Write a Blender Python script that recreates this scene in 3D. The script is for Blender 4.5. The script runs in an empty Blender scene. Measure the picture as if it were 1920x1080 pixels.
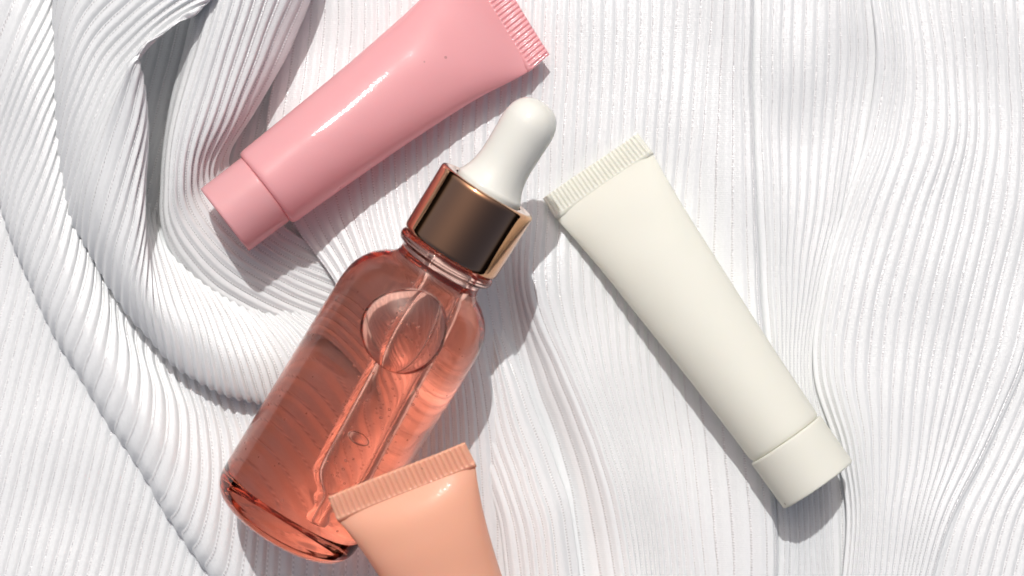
import bpy, bmesh, math, random
import numpy as np
from mathutils import Vector, Matrix

random.seed(7); rng = np.random.default_rng(11)
PX = 1e-4                      # one pixel of the 1920 px picture = 0.1 mm on the cloth
H = 3500.0                     # camera height in those units (0.35 m)
scene = bpy.context.scene

# ------------------------------------------------------------------ camera, sky, sun, exposure
cam_d = bpy.data.cameras.new('camera'); cam = bpy.data.objects.new('camera', cam_d)
scene.collection.objects.link(cam); scene.camera = cam
cam.location = (0, 0, H*PX); cam.rotation_euler = (0, 0, 0)
cam_d.sensor_width = 36.0; cam_d.lens = 36.0*H/1920.0
cam_d.clip_start = 0.005; cam_d.clip_end = 100.0
cam_d.dof.use_dof = True; cam_d.dof.focus_distance = (H-120)*PX; cam_d.dof.aperture_fstop = 16.0

SUN_EL = math.radians(56.5); SUN_AZ = math.radians(-5.0)     # azimuth from +Y, towards +X
sun_dir = Vector((math.sin(SUN_AZ)*math.cos(SUN_EL), math.cos(SUN_AZ)*math.cos(SUN_EL), math.sin(SUN_EL)))
world = bpy.data.worlds.new('World'); scene.world = world; world.use_nodes = True
wn = world.node_tree.nodes; wl = world.node_tree.links
sky = wn.new('ShaderNodeTexSky'); sky.sky_type = 'NISHITA'; sky.sun_disc = False
sky.sun_elevation = SUN_EL; sky.sun_rotation = SUN_AZ
sky.air_density = 0.4; sky.dust_density = 6.0; sky.ozone_density = 0.4
wl.new(sky.outputs[0], wn['Background'].inputs['Color']); wn['Background'].inputs['Strength'].default_value = 0.10
sun_d = bpy.data.lights.new('sun', 'SUN'); sun_d.energy = 2.5; sun_d.angle = math.radians(0.53)
sun_d.color = (1.0, 0.992, 0.98)
sun = bpy.data.objects.new('sun', sun_d); scene.collection.objects.link(sun)
sun.rotation_euler = sun_dir.to_track_quat('Z', 'Y').to_euler(); sun.location = sun_dir*2
scene.view_settings.view_transform = 'Standard'; scene.view_settings.look = 'None'
scene.view_settings.exposure = -0.02; scene.view_settings.gamma = 1.0
scene.render.engine = 'CYCLES'
cy = scene.cycles
cy.max_bounces = 16; cy.transmission_bounces = 14; cy.glossy_bounces = 6; cy.diffuse_bounces = 5
cy.transparent_max_bounces = 12
cy.caustics_reflective = False; cy.caustics_refractive = True; cy.blur_glossy = 0.275
cy.sample_clamp_indirect = 60.0; cy.use_denoising = True
scene.unit_settings.system = 'METRIC'

# ------------------------------------------------------------------ helpers
def W(px, py, z=0.0):
    """picture point seen at height z -> world point (still in px units)"""
    f = (H-z)/H
    return Vector(((px-960.0)*f, (540.0-py)*f, z))

def obj(name, verts, faces, mat, parent=None, smooth=True, uv=None):
    me = bpy.data.meshes.new(name)
    me.from_pydata([tuple(v) for v in verts] if not isinstance(verts, np.ndarray) else verts.tolist(), [], faces)
    if smooth: me.polygons.foreach_set('use_smooth', [True]*len(me.polygons))
    if mat: me.materials.append(mat)
    o = bpy.data.objects.new(name, me); scene.collection.objects.link(o)
    if parent: o.parent = parent
    me.update(); return o

def from_bm(name, bm, mat, parent=None, smooth=True):
    me = bpy.data.meshes.new(name); bm.to_mesh(me); bm.free()
    if smooth: me.polygons.foreach_set('use_smooth', [True]*len(me.polygons))
    if mat: me.materials.append(mat)
    o = bpy.data.objects.new(name, me); scene.collection.objects.link(o)
    if parent: o.parent = parent
    return o

def thing(name, label, cat, mat=None, group=None):
    o = bpy.data.objects.new(name, None); scene.collection.objects.link(o)
    o.empty_display_size = 0.01
    o['label'] = label; o['category'] = cat; o['kind'] = 'thing'
    if group: o['group'] = group
    if mat is not None: o.matrix_world = mat
    return o

def frame(origin, axis, up=Vector((0, 0, 1))):
    """matrix (metres) with local Z along axis and local Y as near to up as can be"""
    z = axis.normalized(); y = (up - z*up.dot(z)).normalized(); x = y.cross(z)
    m = Matrix((x, y, z)).transposed().to_4x4(); m.translation = origin*PX
    return m

def lathe(profile, n=96, close=False):
    """profile [(r, s)] round local Z, metres from px; r=0 ends make poles"""
    vs, fs = [], []; rings = []
    for r, s in profile:
        if r < 1e-6:
            rings.append([len(vs)]); vs.append((0, 0, s*PX))
        else:
            rings.append(list(range(len(vs), len(vs)+n)))
            vs += [(r*math.cos(2*math.pi*k/n)*PX, r*math.sin(2*math.pi*k/n)*PX, s*PX) for k in range(n)]
    pairs = list(zip(rings[:-1], rings[1:]))
    if close: pairs.append((rings[-1], rings[0]))
    for a, b in pairs:
        for k in range(n):
            k2 = (k+1) % n
            if len(a) == 1 and len(b) == 1: continue
            if len(a) == 1: fs.append((a[0], b[k2], b[k]))
            elif len(b) == 1: fs.append((a[k], a[k2], b[0]))
            else: fs.append((a[k], a[k2], b[k2], b[k]))
    return vs, fs

def smooth_profile(pts, step=3.0):
    """dense Catmull-Rom through (r, s) points; a point given as (r, s, 'c') is a corner"""
    out = []; segs = []; cur = [pts[0]]
    for p in pts[1:]:
        cur.append(p)
        if len(p) == 3: segs.append(cur); cur = [p]
    if len(cur) > 1: segs.append(cur)
    for sg in segs:
        q = [np.array(p[:2], float) for p in sg]; m = len(q)
        for i in range(m-1):
            p0 = q[i-1] if i else 2*q[0]-q[1]; p3 = q[i+2] if i+2 < m else 2*q[-1]-q[-2]
            p1, p2 = q[i], q[i+1]; k = max(1, int(np.linalg.norm(p2-p1)/step))
            for j in range(k):
                t = j/k
                v = .5*((2*p1)+(p2-p0)*t+(2*p0-5*p1+4*p2-p3)*t*t+(3*p1-p0-3*p2+p3)*t**3)
                out.append((max(0.0, v[0]), v[1]))
    out.append(pts[-1][:2]); return out

class NT:
    def __init__(s, name):
        s.m = bpy.data.materials.new(name); s.m.use_nodes = True
        s.t = s.m.node_tree; s.t.nodes.clear(); s.out = s.n('ShaderNodeOutputMaterial')
    def n(s, typ, **kw):
        nd = s.t.nodes.new(typ)
        for k, v in kw.items():
            if k.startswith('i_'):
                key = k[2:].replace('_', ' ')
                nd.inputs[int(key) if key.isdigit() else key].default_value = v
            else: setattr(nd, k, v)
        return nd
    def l(s, a, b): s.t.links.new(a, b)
    def math(s, op, a, b=None, c=None):
        nd = s.n('ShaderNodeMath', operation=op)
        for i, v in enumerate((a, b, c)):
            if v is None: continue
            if isinstance(v, (int, float)): nd.inputs[i].default_value = v
            else: s.l(v, nd.inputs[i])
        return nd.outputs[0]

# ------------------------------------------------------------------ materials
def mat_fabric():
    T = NT('pleated_satin')
    uv = T.n('ShaderNodeUVMap', uv_map='UVMap'); sep = T.n('ShaderNodeSeparateXYZ'); T.l(uv.outputs[0], sep.inputs[0])
    u, v = sep.outputs[0], sep.outputs[1]
    ph = T.math('FRACT', u)
    d = T.math('ABSOLUTE', T.math('SUBTRACT', ph, 0.5))           # 0.5 in the groove, 0 on the crest
    geo = T.n('ShaderNodeNewGeometry')
    # silver thread lying along every groove, patchy
    nz = T.n('ShaderNodeTexNoise', i_Scale=260.0, i_Detail=2.0)
    T.l(geo.outputs['Position'], nz.inputs['Vector'])
    dd = T.math('ABSOLUTE', T.math('SUBTRACT', ph, 0.095))
    thr = T.n('ShaderNodeMapRange'); T.l(T.math('SUBTRACT', T.math('MULTIPLY_ADD', nz.outputs['Fac'], 0.05, 0.05), dd), thr.inputs[0])
    thr.inputs[1].default_value = 0.0; thr.inputs[2].default_value = 0.03
    dash = T.math('SINE', T.math('MULTIPLY', v, 27.0))
    thread = thr.outputs[0]
    # tiny facets of the weave
    vor = T.n('ShaderNodeTexVoronoi', i_Scale=5200.0); T.l(geo.outputs['Position'], vor.inputs['Vector'])
    wn_ = T.n('ShaderNodeTexWhiteNoise', noise_dimensions='3D'); T.l(vor.outputs['Position'], wn_.inputs['Vector'])
    sepc = T.n('ShaderNodeSeparateColor'); T.l(wn_.outputs['Color'], sepc.inputs[0])
    cell = sepc.outputs[0]
    # facet normals
    off = T.n('ShaderNodeVectorMath', operation='SUBTRACT'); T.l(wn_.outputs['Color'], off.inputs[0]); off.inputs[1].default_value = (.5, .5, .5)
    amt = T.math('MULTIPLY_ADD', thread, 0.20, 0.14)
    sc = T.n('ShaderNodeVectorMath', operation='SCALE'); T.l(off.outputs[0], sc.inputs[0]); T.l(amt, sc.inputs['Scale'])
    # weave bump (cross threads) first
    wv = T.math('SINE', T.math('MULTIPLY', v, 36.0))
    nf = T.n('ShaderNodeTexNoise', i_Scale=2600.0, i_Detail=3.0); T.l(geo.outputs['Position'], nf.inputs['Vector'])
    hgt = T.math('ADD', T.math('MULTIPLY', wv, 0.12), T.math('MULTIPLY', nf.outputs['Fac'], 1.0))
    bp = T.n('ShaderNodeBump', i_Strength=0.35, i_Distance=0.00012); T.l(hgt, bp.inputs['Height'])
    add = T.n('ShaderNodeVectorMath', operation='ADD'); T.l(bp.outputs[0], add.inputs[0]); T.l(sc.outputs[0], add.inputs[1])
    nrm = T.n('ShaderNodeVectorMath', operation='NORMALIZE'); T.l(add.outputs[0], nrm.inputs[0])
    # cloth colour: white; thread glints painted in as lighter dashes and cells, greyer between
    mixc = T.n('ShaderNodeMix', data_type='RGBA'); T.l(thread, mixc.inputs[0])
    mixc.inputs[6].default_value = (.79, .812, .815, 1)
    tc = T.n('ShaderNodeMapRange'); T.l(T.math('MULTIPLY_ADD', dash, .40, T.math('MULTIPLY_ADD', cell, .5, .25)), tc.inputs[0]); tc.inputs[3].default_value = .58; tc.inputs[4].default_value = .95
    cmb = T.n('ShaderNodeCombineColor')
    for i in range(3): T.l(tc.outputs[0], cmb.inputs[i])
    T.l(cmb.outputs[0], mixc.inputs[7])
    p = T.n('ShaderNodeBsdfPrincipled'); T.l(mixc.outputs[2], p.inputs['Base Color']); T.l(nrm.outputs[0], p.inputs['Normal'])
    p.inputs['Roughness'].default_value = 0.36; p.inputs['Specular IOR Level'].default_value = 0.7
    mt = T.math('MULTIPLY', thread, 0.22); T.l(mt, p.inputs['Metallic'])
    p.inputs['Sheen Weight'].default_value = 0.12; p.inputs['Sheen Roughness'].default_value = 0.4
    tr = T.n('ShaderNodeBsdfTranslucent', i_Color=(.80, .80, .81, 1))
    mx = T.n('ShaderNodeMixShader', i_Fac=0.10); T.l(p.outputs[0], mx.inputs[1]); T.l(tr.outputs[0], mx.inputs[2])
    T.l(mx.outputs[0], T.out.inputs[0]); return T.m

def mat_plastic(name, col, rough=.6, sss=.25, rad=(1.0, .35, .25), scale=.0009, coat=.8, speck=True, trans=.38):
    T = NT(name); p = T.n('ShaderNodeBsdfPrincipled')
    geo = T.n('ShaderNodeNewGeometry')
    n1 = T.n('ShaderNodeTexNoise', i_Scale=45.0, i_Detail=3.0); T.l(geo.outputs['Position'], n1.inputs['Vector'])
    mixc = T.n('ShaderNodeMix', data_type='RGBA')
    mixc.inputs[6].default_value = (*[c*.985 for c in col], 1); mixc.inputs[7].default_value = (*[min(1, c*1.015) for c in col], 1)
    T.l(n1.outputs['Fac'], mixc.inputs[0]); colout = mixc.outputs[2]
    if speck:   # a few specks of dust
        vo = T.n('ShaderNodeTexVoronoi', i_Scale=260.0); T.l(geo.outputs['Position'], vo.inputs['Vector'])
        sc = T.n('ShaderNodeSeparateColor'); T.l(vo.outputs['Color'], sc.inputs[0])
        a = T.math('LESS_THAN', vo.outputs['Distance'], T.math('MULTIPLY', sc.outputs[1], 0.10))
        b = T.math('GREATER_THAN', sc.outputs[0], 0.86)
        m2 = T.n('ShaderNodeMix', data_type='RGBA'); T.l(T.math('MULTIPLY', T.math('MULTIPLY', a, b), .55), m2.inputs[0])
        T.l(colout, m2.inputs[6]); m2.inputs[7].default_value = (.16, .12, .10, 1); colout = m2.outputs[2]
    T.l(colout, p.inputs['Base Color'])
    p.inputs['Roughness'].default_value = rough; p.inputs['Specular IOR Level'].default_value = .2
    p.inputs['Subsurface Weight'].default_value = sss; p.inputs['Subsurface Radius'].default_value = rad
    p.inputs['Subsurface Scale'].default_value = scale
    p.inputs['Coat Weight'].default_value = coat; p.inputs['Coat Roughness'].default_value = .09
    nb = T.n('ShaderNodeTexNoise', i_Scale=2200.0, i_Detail=2.0); T.l(geo.outputs['Position'], nb.inputs['Vector'])
    nb2 = T.n('ShaderNodeTexNoise', i_Scale=130.0, i_Detail=1.0); T.l(geo.outputs['Position'], nb2.inputs['Vector'])
    b1 = T.n('ShaderNodeBump', i_Strength=.30, i_Distance=.00005); T.l(nb.outputs['Fac'], b1.inputs['Height'])
    b2 = T.n('ShaderNodeBump', i_Strength=.4, i_Distance=.0004); T.l(nb2.outputs['Fac'], b2.inputs['Height']); T.l(b1.outputs[0], b2.inputs['Normal'])
    T.l(b2.outputs[0], p.inputs['Normal']); T.l(b2.outputs[0], p.inputs['Coat Normal'])
    tl = T.n('ShaderNodeBsdfTranslucent'); tl.inputs[0].default_value = (*[c**.9 for c in col], 1)
    mx = T.n('ShaderNodeMixShader', i_Fac=trans); T.l(p.outputs[0], mx.inputs[1]); T.l(tl.outputs[0], mx.inputs[2])
    T.l(mx.outputs[0], T.out.inputs[0]); return T.m

def mat_glass(name, col, ior, rough=0.0, absorb=None, clear=0):
    T = NT(name); g = T.n('ShaderNodeBsdfGlass', i_IOR=ior, i_Roughness=rough); g.inputs['Color'].default_value = (*col, 1)
    if absorb:
        v = T.n('ShaderNodeVolumeAbsorption', i_Density=absorb[0]); v.inputs['Color'].default_value = (*absorb[1], 1)
        T.l(v.outputs[0], T.out.inputs['Volume'])
    sh = g.outputs[0]
    if clear:                       # serum against glass: almost index-matched, so most light goes straight on
        tr = T.n('ShaderNodeBsdfTransparent'); tr.inputs[0].default_value = (1, 1, 1, 1)
        mx = T.n('ShaderNodeMixShader', i_Fac=clear); T.l(sh, mx.inputs[1]); T.l(tr.outputs[0], mx.inputs[2]); sh = mx.outputs[0]
    T.l(sh, T.out.inputs[0]); return T.m

def mat_metal():
    T = NT('rose_gold_metal'); p = T.n('ShaderNodeBsdfPrincipled')
    p.inputs['Base Color'].default_value = (.60, .335, .195, 1); p.inputs['Metallic'].default_value = 1.0; p.inputs['Roughness'].default_value = .10
    geo = T.n('ShaderNodeNewGeometry'); nb = T.n('ShaderNodeTexNoise', i_Scale=1500.0, i_Detail=2.0); T.l(geo.outputs['Position'], nb.inputs['Vector'])
    mr = T.n('ShaderNodeMapRange'); T.l(nb.outputs['Fac'], mr.inputs[0]); mr.inputs[3].default_value = .03; mr.inputs[4].default_value = .08
    T.l(mr.outputs[0], p.inputs['Roughness']); T.l(p.outputs[0], T.out.inputs[0]); return T.m

M_FAB = mat_fabric()
M_PINK = mat_plastic('pink_plastic', (.90, .49, .51))
M_PINKCAP = mat_plastic('pink_cap_plastic', (.89, .50, .515), rough=.6)
M_WHITE = mat_plastic('ivory_plastic', (.87, .87, .795), sss=.2, rad=(1, .8, .6), coat=.0)
M_PEACH = mat_plastic('peach_plastic', (.95, .555, .39), sss=.3, rad=(1, .4, .2))
M_BULB = mat_plastic('white_rubber', (.80, .80, .735), rough=.6, sss=.2, rad=(1, .8, .6), coat=.8, trans=.1)
M_METAL = mat_metal()
M_GLASS = mat_glass('pink_tinted_glass', (1, .985, .975), 1.42, absorb=(34.0, (.94, .27, .03)))
M_LIQ = mat_glass('rose_serum', (1, .99, .985), 1.33/1.42, clear=.93)
M_AIR = mat_glass('air_in_serum', (1, .97, .96), 1/1.37)
M_PIP = mat_glass('clear_pipette_glass', (1, 1, 1), 1.54/1.36)
M_PIPIN = mat_glass('pipette_bore', (1, 1, 1), 1.36/1.54)

# ------------------------------------------------------------------ the cloth
PITCH = 22.0
def herm(P, t, tq):
    """cubic Hermite with finite-difference tangents along axis 0 (P: n x ..., t: n knots)"""
    P = np.asarray(P, float); t = np.asarray(t, float); n = len(t)
    D = np.zeros_like(P)
    dt = np.diff(t); sl = np.diff(P, axis=0)/dt.reshape(-1, *([1]*(P.ndim-1)))
    D[0] = sl[0]; D[-1] = sl[-1]
    for i in range(1, n-1): D[i] = (sl[i-1]*dt[i]+sl[i]*dt[i-1])/(dt[i]+dt[i-1])
    k = np.clip(np.searchsorted(t, tq, side='right')-1, 0, n-2); h = dt[k]; s = (tq-t[k])/h
    sh = (-1,)+(1,)*(P.ndim-1); s = s.reshape(sh); h = h.reshape(sh)
    return ((2*s**3-3*s**2+1)*P[k] + (s**3-2*s**2+s)*h*D[k] + (-2*s**3+3*s**2)*P[k+1] + (s**3-s**2)*h*D[k+1])

def sines(seed, n, lo, hi):
    r = np.random.default_rng(seed)
    a = r.uniform(0, 2*np.pi, n); w = 2*np.pi/np.exp(r.uniform(np.log(lo), np.log(hi), n)); p = r.uniform(0, 6.28, n)
    return a, w, p
def wob(X, Y, tab):
    o = np.zeros_like(X)
    for a, w, p in zip(*tab): o += np.sin((X*np.cos(a)+Y*np.sin(a))*w+p)
    return o/math.sqrt(len(tab[0]))
TA, TB, TC_ = sines(1, 9, 70, 240), sines(2, 9, 70, 240), sines(3, 10, 130, 420)
PHI = np.array([0, .035, .075, .115, .155, .22, .36, .50, .60, .70, .83, .95])
PHH = np.array([0, .10, .34, .44, .36, .38, .66, .95, 1.04, .95, .60, .14, 0])
fabV, fabF, fabUV = [], [], []
vcount = 0
def patch(us, lines, amp=3.4, step=8.0, zn=2.0, u0=0, v0=0.0):
    """us: rib number of each control line; lines: equally long lists of (picture x, picture y, z)"""
    global vcount
    L = np.array([[list(W(x, y, z)) for x, y, z in ln] for ln in lines], float)
    us = np.asarray(us, float)
    n = L.shape[1]
    length = max(np.linalg.norm(np.diff(l_, axis=0), axis=1).sum() for l_ in L)
    vq = np.linspace(0, n-1, int(length/step))
    A = herm(np.swapaxes(L, 0, 1), np.arange(n), vq)                 # v x lines x 3
    uq = np.concatenate([k+PHI for k in range(int(us[0]), int(math.ceil(us[-1])))]); uq = uq[(uq >= us[0]) & (uq <= us[-1])]
    S = herm(np.swapaxes(A, 0, 1), us, uq)                           # u x v x 3
    X, Y = S[..., 0].copy(), S[..., 1].copy()
    S[..., 0] += wob(X, Y, TA)*.7; S[..., 1] += wob(X, Y, TB)*.7; S[..., 2] += wob(X, Y, TC_)*zn
    dU = np.gradient(S, uq, axis=0); dV = np.gradient(S, axis=1)
    N = np.cross(dU, dV); N /= np.linalg.norm(N, axis=2, keepdims=True)+1e-9
    if np.median(N[..., 2]) < 0: N = -N
    sp = np.linalg.norm(dU, axis=2)                                   # px per rib
    dVn = dV/(np.linalg.norm(dV, axis=2, keepdims=True)+1e-9)
    sp = np.linalg.norm(dU-(dU*dVn).sum(2, keepdims=True)*dVn, axis=2)
    f = uq % 1.0
    rib = np.random.default_rng(int(us[-1]*7)+len(uq)).uniform(.9, 1.1, 400)[(uq.astype(int)+100) % 400]
    crest = np.interp(f, np.append(PHI, 1.0), PHH); thr = 0*f
    amp_l = amp*1.05*np.clip((PITCH/np.maximum(sp, 4))**.6, .7, 1.5)*np.clip(sp/9, 0, 1)
    S = S+N*((crest*rib+thr)[:, None]*amp_l)[..., None]
    nu, nv = S.shape[:2]
    vl = np.cumsum(np.concatenate([[0], np.linalg.norm(np.diff(S[nu//2], axis=0), axis=1)]))/PITCH
    fabV.append((S*PX).reshape(-1, 3))
    idx = np.arange(nu*nv).reshape(nu, nv)+vcount
    q = np.stack([idx[:-1, :-1], idx[1:, :-1], idx[1:, 1:], idx[:-1, 1:]], -1).reshape(-1, 4)
    # orientation upward
    e1 = S[1:, :-1]-S[:-1, :-1]; e2 = S[:-1, 1:]-S[:-1, :-1]
    if np.median(np.cross(e1, e2)[..., 2]) < 0: q = q[:, ::-1]
    fabF.append(q)
    uvs = np.stack(np.broadcast_arrays(uq[:, None], vl[None, :]), -1).reshape(-1, 2)
    fabUV.append(uvs+np.array([u0, v0])); vcount += nu*nv

ROWS = [-160, 0, 130, 260, 400, 550, 700, 850, 1000, 1240]
def cols(*ls):
    """lines given as (xs per row, z or list of z)"""
    out = []
    for xs, z in ls:
        zz = z if isinstance(z, (list, tuple)) else [z]*len(ROWS)
        out.append([(x, y, q) for x, y, q in zip(xs, ROWS, zz)])
    return out

# flat sheet under everything at the left (ribs leaning right going up)
def lean(x0): return [x0-(y-1080)*0.25 for y in ROWS]
zl = [-14]*10
patch([0, 12, 24, 30, 48, 66], cols((lean(-520), zl), (lean(-256), zl), (lean(8), zl), (lean(140), [-30, -40, -45, -40, -30, -20, -14, -14, -14, -14]), (lean(536), -48), (lean(932), -62)), amp=2.6)
# centre sheet: from under the pink tube to the long crease right of the middle
patch([0, 6.5, 14, 18.5, 21.5, 25.5, 30, 35.5, 40, 41.6], cols(
    ([500, 530, 515, 500, 540, 640, 700, 700, 690, 680], [-30, -25, -20, -20, -8, 20, 44, 40, 6, -10]),
    ([690, 695, 690, 680, 695, 740, 790, 800, 800, 800], [0, 0, 2, 6, 18, 48, 70, 46, 10, -6]),
    ([850, 855, 850, 842, 850, 872, 900, 920, 930, 930], [0, 0, 0, 2, 8, 30, 36, 26, 4, -10]),
    ([955, 955, 950, 945, 948, 958, 990, 1040, 1070, 1090], [0, 0, 0, 0, 0, -6, -14, -22, -24, -22]),
    ([1015, 1012, 1008, 1000, 996, 994, 1052, 1112, 1150, 1185], [0, 2, 2, 0, 4, 26, 20, 14, 8, 6]),
    ([1102, 1100, 1096, 1088, 1082, 1082, 1114, 1165, 1200, 1225], [0, 4, 8, 4, 2, 8, 10, 8, 4, 2]),
    ([1202, 1200, 1196, 1188, 1180, 1176, 1184, 1215, 1242, 1262], [0, 0, 6, 8, 2, 0, 2, 2, 0, 0]),
    ([1326, 1322, 1314, 1304, 1294, 1286, 1292, 1310, 1325, 1342], [4, 2, 2, 4, 4, 0, 0, 0, 4, 4]),
    ([1410, 1408, 1405, 1408, 1413, 1420, 1430, 1440, 1452, 1452], [16, 16, 16, 14, 14, 12, 14, 14, 16, 16]),
    ([1412, 1410, 1407, 1410, 1415, 1422, 1432, 1442, 1454, 1454], -10)), u0=100, amp=3.0)
# sheet between the two creases on the right
patch([0, 1.4, 5.5, 9.5, 12.5, 14.5], cols(
    ([1378, 1378, 1380, 1384, 1390, 1398, 1408, 1418, 1420, 1420], -24),
    ([1412, 1412, 1412, 1415, 1421, 1430, 1440, 1448, 1458, 1458], [-2]*10),
    ([1502, 1500, 1496, 1492, 1488, 1480, 1478, 1486, 1492, 1500], [8, 8, 10, 2, 8, 6, 4, 0, -8, -8]),
    ([1575, 1582, 1582, 1570, 1552, 1520, 1505, 1525, 1535, 1545], [10, 8, -4, -8, 0, 0, -2, -6, -10, -10]),
    ([1612, 1630, 1634, 1614, 1585, 1546, 1530, 1558, 1568, 1568], [14, 6, -6, -8, -4, -2, -4, -6, -8, -8]),
    ([1650, 1680, 1690, 1670, 1630, 1580, 1565, 1600, 1610, 1610], -16)), u0=200, amp=3.0)
# raised sheet at the right, its soft edge curling round the ivory cap
patch([0, 1, 2.6, 4.6, 8.5, 12.5, 16.5, 19, 21], cols(
    ([1618, 1650, 1652, 1636, 1596, 1556, 1545, 1588, 1606, 1580], [8, 0, -6, -12, -12, -12, -12, -12, -12, -12]),
    ([1604, 1634, 1642, 1622, 1580, 1541, 1528, 1572, 1590, 1560], [12, 8, 2, -6, -4, -2, 0, 0, 2, 2]),
    ([1630, 1656, 1668, 1646, 1596, 1555, 1543, 1586, 1600, 1572], [14, 10, 8, 6, 10, 12, 14, 14, 14, 14]),
    ([1662, 1680, 1692, 1676, 1630, 1590, 1574, 1606, 1614, 1588], [14, 12, 14, 16, 20, 22, 24, 22, 20, 18]),
    ([1740, 1750, 1766, 1764, 1722, 1682, 1662, 1660, 1652, 1630], [10, 10, 14, 20, 22, 22, 22, 22, 22, 20]),
    ([1826, 1830, 1840, 1842, 1818, 1784, 1754, 1732, 1702, 1664], [8, 8, 8, 10, 16, 18, 16, 18, 20, 20]),
    ([1912, 1915, 1922, 1928, 1915, 1880, 1842, 1792, 1738, 1690], [6, 6, 6, 8, 8, 8, 10, 12, 14, 14]),
    ([1968, 1970, 1975, 1980, 1972, 1945, 1905, 1840, 1768, 1708], [6, 6, 6, 4, 2, 2, 4, 6, 8, 8]),
    ([1973, 1976, 1980, 1986, 1978, 1951, 1909, 1843, 1770, 1710], -14)), u0=300, amp=3.0)
# lower right corner sheet, tucked under the one above
patch([0, 3, 9, 16], cols(
    ([1960, 1960, 1960, 1965, 1950, 1910, 1860, 1790, 1715, 1650], -16),
    ([2010, 2010, 2010, 2010, 1990, 1960, 1915, 1855, 1785, 1730], -5),
    ([2140, 2140, 2140, 2140, 2130, 2110, 2060, 1990, 1920, 1870], 2),
    ([2300, 2300, 2300, 2300, 2300, 2280, 2230, 2150, 2080, 2030], 6)), u0=400)
# swelling between bottle and ivory tube, its right edge rolled over
def lines_z(ls, zs): return [[(x, y, z) for (x, y), z in zip(l_, zz)] for l_, zz in zip(ls, zs)]
patch([0, 1.4, 3.6, 5.6, 7.4, 8.8, 10], lines_z([
    [(900, 600), (890, 700), (885, 800), (925, 900), (955, 1000), (975, 1180)],
    [(893, 600), (882, 700), (874, 800), (914, 900), (942, 1000), (960, 1180)],
    [(900, 590), (905, 690), (915, 800), (950, 905), (978, 1005), (998, 1180)],
    [(906, 580), (925, 680), (948, 795), (985, 905), (1012, 1005), (1030, 1180)],
    [(910, 575), (942, 670), (976, 785), (1018, 900), (1044, 1000), (1062, 1180)],
    [(915, 570), (958, 660), (1002, 770), (1046, 885), (1074, 990), (1094, 1180)],
    [(912, 572), (952, 665), (994, 775), (1038, 890), (1066, 992), (1086, 1180)]],
    [[-34]*6, [0, 16, 16, 8, 8, 8], [-8, 14, 22, 24, 24, 22], [-6, 18, 28, 30, 30, 26], [-6, 16, 26, 28, 28, 24], [-14, 0, 4, 4, 4, 2], [-22]*6]), u0=500, amp=3.4)
# roll along the far left, edge against the flat sheet
c1 = [
    [(60, -330), (30, -240), (-30, -150), (-80, -50), (-110, 50)],
    [(104, -130), (84, -50), (40, 40), (0, 140), (-40, 235)],
    [(118, 0), (100, 75), (58, 165), (18, 265), (-6, 355)],
    [(122, 125), (106, 205), (74, 295), (40, 380), (26, 450)],
    [(128, 250), (118, 325), (95, 410), (66, 490), (58, 530)],
    [(146, 380), (142, 445), (125, 515), (102, 580), (97, 615)],
    [(186, 500), (182, 560), (165, 625), (146, 675), (146, 698)],
    [(218, 575), (224, 640), (216, 705), (198, 755), (194, 775)],
    [(262, 645), (276, 715), (270, 785), (252, 835), (246, 850)],
    [(320, 685), (344, 770), (344, 865), (324, 935), (310, 955)],
    [(380, 715), (402, 805), (406, 925), (388, 1015), (372, 1042)],
    [(430, 735), (456, 830), (462, 955), (452, 1070), (436, 1120)],
    [(500, 740), (520, 840), (525, 980), (520, 1100), (508, 1180)],
    [(600, 740), (620, 850), (625, 990), (620, 1120), (610, 1240)],
    [(720, 740), (730, 850), (735, 990), (730, 1120), (725, 1250)],
    [(960, 740), (960, 850), (960, 990), (955, 1120), (950, 1250)]]
c1u = [0, 4, 8, 12, 15.5, 18.5, 21.5, 24, 26.5, 29.5, 32.5, 35, 38, 42, 47, 57]
zz1 = [[10, 34, 48, 36, 10]]*9+[[2, 20, 34, 30, 8], [0, 12, 24, 24, 6], [-4, 6, 14, 16, 4], [-4, 2, 6, 8, 2], [8, 24, 18, 0, 0], [30, 44, 24, 0, -6], [-20, -20, -24, -28, -28]]
L1 = []
for ln, zz in zip(c1, zz1):
    (x0, y0), (xe, ye) = ln[0], ln[-1]
    a = [(x0+14, y0-60, zz[0]-25)] + [(x, y, z) for (x, y), z in zip(ln, zz)] + [(xe+8, ye+16, zz[-1]-38)]
    L1.append(a)
patch(c1u, L1, u0=600, amp=4.0, zn=1.2)
# the big twisted fold
c2 = [
    [(330, -260), (220, -200), (140, -130), (108, -60), (100, 30)],
    [(370, -130), (262, -70), (168, 10), (122, 110), (107, 205)],
    [(400, -60), (296, 10), (200, 100), (142, 225), (116, 330)],
    [(392, 2), (304, 56), (226, 150), (168, 285), (136, 405)],
    [(258, 94), (238, 150), (204, 240), (168, 360), (158, 450)],
    [(264, 134), (252, 205), (224, 310), (190, 420), (180, 490)],
    [(271, 178), (262, 260), (242, 370), (214, 470), (208, 540)],
    [(273, 231), (267, 320), (258, 430), (240, 520), (240, 585)],
    [(272, 300), (268, 390), (268, 480), (266, 560), (280, 632)],
    [(268, 392), (275, 458), (290, 530), (312, 610), (328, 682)],
    [(292, 432), (314, 492), (342, 562), (368, 640), (384, 716)],
    [(316, 455), (350, 515), (386, 590), (416, 670), (434, 738)],
    [(350, 480), (392, 540), (434, 605), (466, 680), (488, 750)],
    [(410, 520), (456, 570), (504, 625), (542, 690), (560, 760)],
    [(530, 560), (590, 600), (650, 640), (690, 700), (710, 760)]]
c2u = [0, 4, 8, 11, 13.5, 15.2, 17, 18.8, 21, 24, 27, 30, 33, 37.5, 44]
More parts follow.
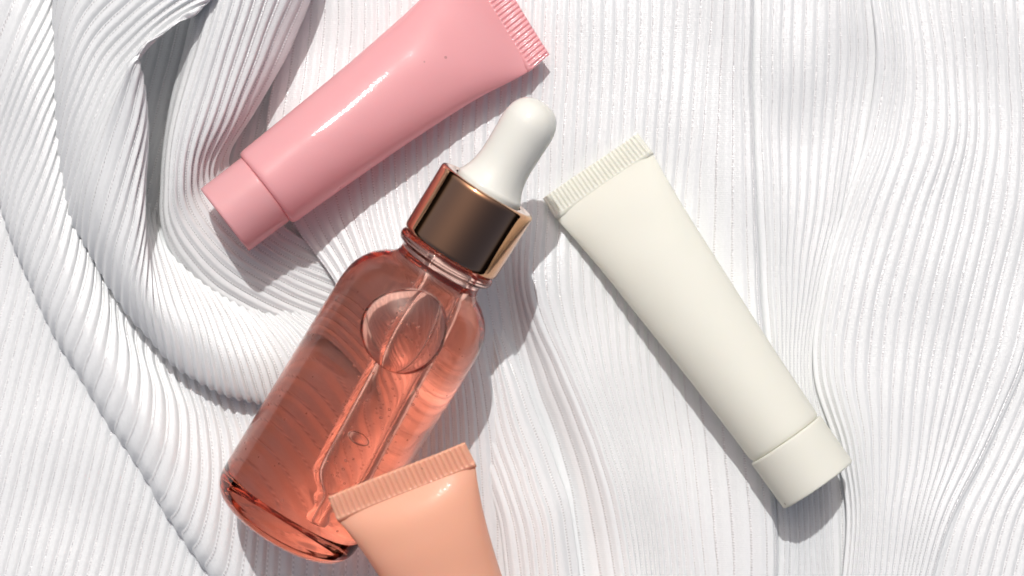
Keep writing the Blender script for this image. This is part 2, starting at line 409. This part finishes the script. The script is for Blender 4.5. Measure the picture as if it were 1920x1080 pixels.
zz2 = [[120, 130, 110, 80, 30], [140, 140, 112, 84, 30], [160, 150, 112, 86, 34], [150, 150, 122, 96, 40],
       [176, 160, 130, 100, 42], [150, 146, 128, 104, 46], [118, 126, 120, 104, 50], [90, 106, 112, 102, 54],
       [58, 84, 104, 104, 60], [16, 50, 88, 100, 64], [0, 34, 76, 92, 62], [-6, 22, 66, 84, 56], [-10, 16, 50, 66, 42],
       [-14, 4, 24, 26, 2], [-20, 0, 12, 10, -4]]
L2 = []
for i, (ln, zz) in enumerate(zip(c2, zz2)):
    (x0, y0), (xe, ye) = ln[0], ln[-1]
    st = (x0-12, y0+6, zz[0]-70) if 2 <= i <= 8 else (x0, y0-30, zz[0]-24)
    if i < 2: st = (x0+60, y0-60, zz[0]-10)
    L2.append([st]+[(x, y, z) for (x, y), z in zip(ln, zz)]+[(xe+12, ye-2, zz[-1]-52)])
patch(c2u, L2, u0=700, amp=4.6, zn=1.2)
# fold beside the pink tube, sweeping under its cap and away under the bottle
c3 = [
    [(404, -180), (402, -60), (372, 80), (336, 210), (320, 335), (324, 425), (384, 520), (480, 580), (610, 640)],
    [(380, -180), (378, -60), (349, 80), (318, 210), (304, 340), (309, 440), (372, 538), (472, 598), (600, 655)],
    [(400, -180), (400, -60), (368, 80), (331, 210), (315, 335), (322, 430), (384, 520), (480, 582), (608, 635)],
    [(434, -180), (434, -60), (398, 80), (358, 210), (334, 325), (345, 405), (410, 490), (502, 552), (624, 604)],
    [(474, -180), (474, -60), (436, 80), (394, 210), (362, 312), (372, 384), (434, 464), (524, 524), (642, 574)],
    [(524, -180), (524, -60), (478, 80), (430, 210), (388, 300), (396, 360), (456, 436), (544, 496), (662, 544)],
    [(576, -180), (572, -60), (518, 80), (458, 210), (410, 300), (416, 346), (472, 416), (560, 474), (680, 520)],
    [(600, -180), (598, -60), (548, 80), (482, 200), (432, 280), (436, 330), (490, 394), (578, 454), (700, 498)],
    [(596, -180), (592, -60), (540, 80), (474, 200), (426, 282), (430, 334), (486, 400), (574, 460), (696, 504)]]
zz3 = [[-60]*9,
       [60, 60, 50, 40, 30, 16, 0, -8, -24],
       [120, 116, 104, 88, 70, 48, 26, 8, -20],
       [150, 144, 132, 112, 92, 66, 42, 16, -20],
       [150, 144, 130, 112, 82, 54, 38, 14, -22],
       [130, 124, 112, 96, 58, 34, 24, 6, -24],
       [100, 94, 82, 66, 34, 14, 8, -4, -26],
       [50, 46, 38, 26, 6, -4, -8, -14, -28],
       [-30]*9]
patch([0, 1.4, 2.8, 5, 7.2, 9.4, 11.4, 13, 14.2], lines_z(c3, zz3), u0=800, amp=4.2, zn=1.2)

V = np.concatenate(fabV); F = np.concatenate(fabF); UV = np.concatenate(fabUV)
me = bpy.data.meshes.new('pleated_fabric')
me.vertices.add(len(V)); me.vertices.foreach_set('co', V.ravel().astype(np.float32))
me.loops.add(F.size); me.loops.foreach_set('vertex_index', F.ravel().astype(np.int32))
me.polygons.add(len(F)); me.polygons.foreach_set('loop_start', (np.arange(len(F))*4).astype(np.int32))
me.update(calc_edges=True)
me.polygons.foreach_set('use_smooth', [True]*len(F))
uvl = me.uv_layers.new(name='UVMap'); uvl.data.foreach_set('uv', UV[F.ravel()].ravel().astype(np.float32))
me.materials.append(M_FAB)
fabric = bpy.data.objects.new('pleated_fabric', me); scene.collection.objects.link(fabric)
fabric['label'] = 'white ribbed satin cloth with silver threads, rumpled into folds under the bottle and tubes'
fabric['category'] = 'fabric'; fabric['kind'] = 'thing'
print('fabric quads', len(F))

# ------------------------------------------------------------------ squeeze tubes
def make_tube(name, label, cap_end, crimp, z_cap, z_crimp, Rcap, Rbody, prof, mats, cap_len, crimp_len=42, nr=26, shear=0.0, roll=0.0, b_pow=None):
    """cap_end, crimp: picture points of the cap's outer face centre and of the start of the crimp"""
    A = W(*cap_end, z_cap); B = W(*crimp, z_crimp); ax = B-A; Lt = ax.length
    m = frame(A, ax)
    if roll: m = m @ Matrix.Rotation(roll, 4, 'Z')
    t = thing(name, label, 'tube', m)
    mb, mc = mats
    # cap: flat end with a small edge radius, slight recess line at its mouth
    r = Rcap; e = 3.0
    pr = [(0, 1.5), (r*.80, 1.5, 'c'), (r*.84, 0), (r-e, 0), (r-.8, .9), (r, e), (r+.4, cap_len*.5), (r+.8, cap_len-3), (r, cap_len-.8), (r-2, cap_len, 'c'), (r*.55, cap_len)]
    vs, fs = lathe(smooth_profile(pr, 4), 96); obj('cap', vs, fs, mc, t)
    # body
    s0 = cap_len+.5; n = 120; rings = []
    tt = np.array([p[0] for p in prof]); aa = np.array([p[1] for p in prof]); bb = np.array([p[2] for p in prof])
    ss = [s0-2, s0+.3, s0+1.5, s0+3.5, s0+6.5, s0+10]+list(np.linspace(s0+16, Lt, 70))
    sh = {0: .52, 1: .93, 2: .955, 3: .977, 4: .992, 5: 1.0}
    vs, fs = [], []
    for i, s in enumerate(ss):
        tq = 1-(s-s0)/(Lt-s0)
        a = float(herm(aa, tt, np.array([tq]))[0]); b = float(herm(bb, tt, np.array([tq]))[0])
        k = sh.get(i, 1.0); ex = 2.0-.45*max(0, 1-tq*5)
        for j in range(n):
            th = 2*math.pi*j/n; c, sn = math.cos(th), math.sin(th)
            x = a*k*math.copysign(abs(c)**(2/2.0), c); y = b*k*math.copysign(abs(sn)**(2/ex), sn)
            so = shear*x*max(0, 1-tq*1.6)
            # slight hand-made unevenness near the crimp: a shallow dent on either side
            y *= 1-.05*math.exp(-((tq-.16)/.08)**2)*math.cos(3*x/aa[0])
            vs.append((x*PX, y*PX, (s+so)*PX))
    for i in range(len(ss)-1):
        for j in range(n):
            j2 = (j+1) % n; fs.append((i*n+j, i*n+j2, (i+1)*n+j2, (i+1)*n+j))
    vs.append((0, 0, ss[0]*PX)); c0 = len(vs)-1
    for j in range(n): fs.append((c0, (j+1) % n, j))
    obj('body', vs, fs, mb, t)
    # crimp: a thin sealed band with fine ridges running along the tube
    w = aa[0]; nx = nr*8; vs, fs = [], []
    zs = [-7, -2.5, 0, 1.5, 3, 6, crimp_len*.5, crimp_len-3, crimp_len-1, crimp_len]
    hh = [3.4, 4.0, 5.6, 5.0, 3.4, 3.0, 3.0, 3.0, 2.8, 1.4]; rd = [0, 0, 0, .3, 1, 1, 1, 1, .9, .5]
    for side in (1, -1):
        for zi, h_, r_ in zip(zs, hh, rd):
            for ix in range(nx+1):
                x = -w+2*w*ix/nx; ph = 2*math.pi*nr*ix/nx
                edge = min(1, (w-abs(x))/3.0)
                y = side*(h_*(.35+.65*edge)) + (3.0*r_*(.5+.5*math.cos(ph)) if side > 0 else -1.9*r_*(.5-.5*math.cos(ph)))*edge
                y -= (.5*r_*side)
                vs.append(((x*(1-.004*max(0, zi)/10))*PX, y*PX, (Lt+zi+shear*x+1.2*math.sin(x*.02))*PX))
    k = (nx+1); half = len(zs)*k
    for s_ in (0, 1):
        for a in range(len(zs)-1):
            for b in range(nx):
                q = (s_*half+a*k+b, s_*half+a*k+b+1, s_*half+(a+1)*k+b+1, s_*half+(a+1)*k+b)
                fs.append(q if s_ else q[::-1])
    for b in range(nx):
        q = ((len(zs)-1)*k+b, (len(zs)-1)*k+b+1, half+(len(zs)-1)*k+b+1, half+(len(zs)-1)*k+b); fs.append(q[::-1])
        q = (b, b+1, half+b+1, half+b); fs.append(q)
    for a in range(len(zs)-1):
        fs.append((a*k, (a+1)*k, half+(a+1)*k, half+a*k)); fs.append((a*k+nx, half+a*k+nx, half+(a+1)*k+nx, (a+1)*k+nx))
    obj('crimp', vs, fs, mb, t)
    return t

ivory = make_tube('squeeze_tube', 'ivory white squeeze tube lying by itself at the right, cap pointing down', (1534, 909), (1131, 345), 92, 26, 76, 75,
    [(0, 109, 4.0), (.06, 105, 22), (.22, 96, 44), (.4, 90, 57), (.7, 80, 69), (1, 74, 74)], (M_WHITE, M_WHITE), 101, crimp_len=42, nr=26)
pink = make_tube('squeeze_tube', 'pink squeeze tube at the top left with its cap on the rumpled cloth', (421, 413), (930, 26), 118, 52, 71, 81,
    [(0, 122, 4.0), (.05, 119, 22), (.2, 105, 48), (.4, 95, 62), (.7, 86, 74), (1, 80, 80)], (M_PINK, M_PINKCAP), 93, crimp_len=45, nr=27, shear=.10)
peach = make_tube('squeeze_tube', 'peach orange squeeze tube with its crimped end resting on the glass bottle', (1052, 1578), (761, 920), 84, 302, 74, 79,
    [(0, 128, 4.0), (.04, 121, 27), (.12, 110, 48), (.27, 97, 58), (.5, 88, 70), (.75, 80, 76), (1, 76, 76)], (M_PEACH, M_PEACH), 100, crimp_len=42, nr=27)

# ------------------------------------------------------------------ dropper bottle
def ax_pt(a, perp): return (a*.529+perp*.849, -a*.849+perp*.529)
PERP = 966.0
Z0, Z1 = 151.0, 268.0
pa, pb = ax_pt(-556, PERP), ax_pt(322, PERP-1)
A = W(*pa, Z0); B = W(*pb, Z1); axis = B-A; K = axis.length/(322+556)      # px of length per picture px
mbt = frame(A, axis)
bottle = thing('dropper_bottle', 'rose pink glass dropper bottle with rose gold collar and white rubber bulb', 'bottle', mbt)
def s_(a): return (a+556)*K
RS = .938
def pr(pts): return [((p[0]*RS), s_(p[1]), *p[2:]) for p in pts]
# outer glass
outer = pr([(0, -548), (60, -549), (104, -552, ), (118, -556), (126, -555), (138, -547), (146.5, -532), (149, -508), (149.5, -400), (149.5, -250), (149.5, -120), (148.5, -84), (143, -56), (129, -30), (108, -10), (92, 0), (85, 9), (83.5, 18), (85, 27), (95, 31), (97.5, 36), (97.5, 44), (94, 49), (87, 52, 'c'), (86, 100), (86, 165), (83, 168, 'c'), (0, 168)])
vs, fs = lathe(smooth_profile(outer, 3), 352)
vs2 = []
for x, y, z in vs:
    r_, th = math.hypot(x, y)/PX/RS, math.atan2(y, x); wdw = math.exp(-((r_-113)/8.0)**2)*(z/PX < s_(-530))
    vs2.append((x, y, z-3.6*PX*wdw*(.5+.5*math.cos(44*th))**1.5))
glass = obj('glass_body', vs2, fs, M_GLASS, bottle)
inner = pr([(0, -500), (50, -499), (100, -503), (124, -503), (134, -494), (138, -478), (138.5, -440), (138.5, -250), (138.5, -120), (137, -92), (131, -66), (117, -42), (94, -20), (76, -6), (68, 8), (66, 20), (66, 60, 'c'), (0, 60)])
inner_prof = smooth_profile(inner, 4)
vs, fs = lathe(inner_prof, 160)
liq = obj('serum', vs, fs, M_LIQ, glass)
def Ri(s):
    best = [p for p in inner_prof if p[0] > 1]
    sq = np.array([p[1] for p in best]); rq = np.array([p[0] for p in best]); o = np.argsort(sq)
    return float(np.interp(s, sq[o], rq[o]))
# big air bubble pressed flat against the upper wall
vs, fs = [], []; nr_, nt_ = 26, 72; cs = s_(-98); bx, by = -8.0, 0
RB = 74*RS
def bub(rho, th, top):
    wv_ = 1+.03*math.cos(3*th+.6)
    x = bx+RB*rho*wv_*math.cos(th); s = cs+RB*1.0*rho*wv_*math.sin(th)
    wall = math.sqrt(max(0, (Ri(s)-2.0)**2-x*x))
    th_ = 27*math.sqrt(max(0, 1-rho**3.2)); mid = wall-6
    return (x*PX, (mid+(min(1, (1-rho**6))*6 if top else -(th_)))*PX, s*PX)
for top in (True, False):
    for i in range(nr_+1):
        rho = math.sin(i/nr_*math.pi/2)
        for j in range(nt_): vs.append(bub(rho, 2*math.pi*j/nt_, top))
hf = (nr_+1)*nt_
for sd in (0, 1):
    for i in range(nr_):
        for j in range(nt_):
            j2 = (j+1) % nt_; q = (sd*hf+i*nt_+j, sd*hf+i*nt_+j2, sd*hf+(i+1)*nt_+j2, sd*hf+(i+1)*nt_+j)
            fs.append(q if sd else q[::-1])
airb = obj('air_bubble', vs, fs, M_AIR, glass)
bm = bmesh.new(); bm.from_mesh(airb.data); bmesh.ops.remove_doubles(bm, verts=bm.verts, dist=1e-7); bmesh.ops.recalc_face_normals(bm, faces=bm.faces); bm.to_mesh(airb.data); bm.free()

# collar
col = pr([(70, 186, 'c'), (90, 187), (95.5, 186), (98, 183), (98.5, 178), (98.5, 120), (98.5, 60), (98, 55), (96, 53, 'c'), (90, 53, 'c'), (89.5, 120), (89, 176, 'c'), (70, 176, 'c'), (70, 186)])
vs, fs = lathe(smooth_profile(col, 4), 128); collar = obj('collar', vs, fs, M_METAL, bottle)
bulbp = pr([(66.5, 178), (66.5, 190), (66.5, 194), (64, 197), (60, 204), (55.5, 216), (52, 232), (50.5, 250), (50.5, 270), (51, 295), (51.5, 318), (50, 334), (45, 349), (36, 361.5), (24, 369.5), (12, 373), (0, 374)])
vs, fs = lathe(smooth_profile(bulbp, 3), 96); bulb = obj('rubber_bulb', vs, fs, M_BULB, bottle)

# pipette (leans a little inside the bottle)
pt, pbm = Vector((-13, 6, s_(56))), Vector((-35, -6, s_(-508)))
pdir = (pt-pbm); pl = pdir.length
pm = frame(pbm, pdir, Vector((0, 1, 0)))
po = [(0, 0), (9, 0), (13.5, 2), (15, 8), (14.5, 14), (12, 22), (11.5, 30), (15, 38), (18, 46), (17, 54), (17.5, 59), (21, 64), (27, 71), (31.5, 79), (35, 91), (36, 104), (36, 120), (36, 200), (36, 400), (36, pl-1, 'c'), (0, pl-1)]
vs, fs = lathe(smooth_profile(po, 4), 64); pip = obj('pipette', vs, fs, M_PIP, bottle); pip.matrix_local = pm
pi_ = [(0, 2), (4, 2.5), (5, 8), (5, 50), (6, 58), (10, 66), (17, 76), (22, 87), (24.5, 100), (25, 130), (25, 200), (25, 400), (25, pl-8, 'c'), (0, pl-8)]
vs, fs = lathe(smooth_profile(pi_, 4), 64); bore = obj('bore', vs, fs, M_PIPIN, pip)
bm = bmesh.new(); bmesh.ops.create_icosphere(bm, subdivisions=4, radius=1.0)
for v in bm.verts: v.co = Vector((v.co.x*15*PX, (v.co.y*8+17)*PX, (v.co.z*11+178)*PX))
vs_ = from_bm('trapped_bubble', bm, M_AIR, pip)
# tiny bubbles clinging to the pipette and to the wall
bm = bmesh.new()
for k in range(150):
    th = random.uniform(-.2, math.pi+.2); s = random.uniform(40, 430); r = random.choice([1.3, 1.6, 1.9, 2.3])
    R_ = (36 if s > 84 else 18)+r*.9
    c = Vector((R_*math.cos(th)*PX, R_*math.sin(th)*PX, s*PX))
    bmesh.ops.create_icosphere(bm, subdivisions=2, radius=r*PX, matrix=Matrix.Translation(c))
inv = pm.inverted()
for k in range(46):
    s = random.uniform(s_(-480), s_(-60)); th = random.uniform(.25, 2.9); r = random.choice([1.2, 1.6, 2.2]); R_ = Ri(s)-r-1
    c = inv @ (Vector((R_*math.cos(th), R_*math.sin(th), s))*PX)
    bmesh.ops.create_icosphere(bm, subdivisions=2, radius=r*PX, matrix=Matrix.Translation(c))
sb = from_bm('small_bubbles', bm, M_AIR, pip); sb['kind'] = 'stuff'
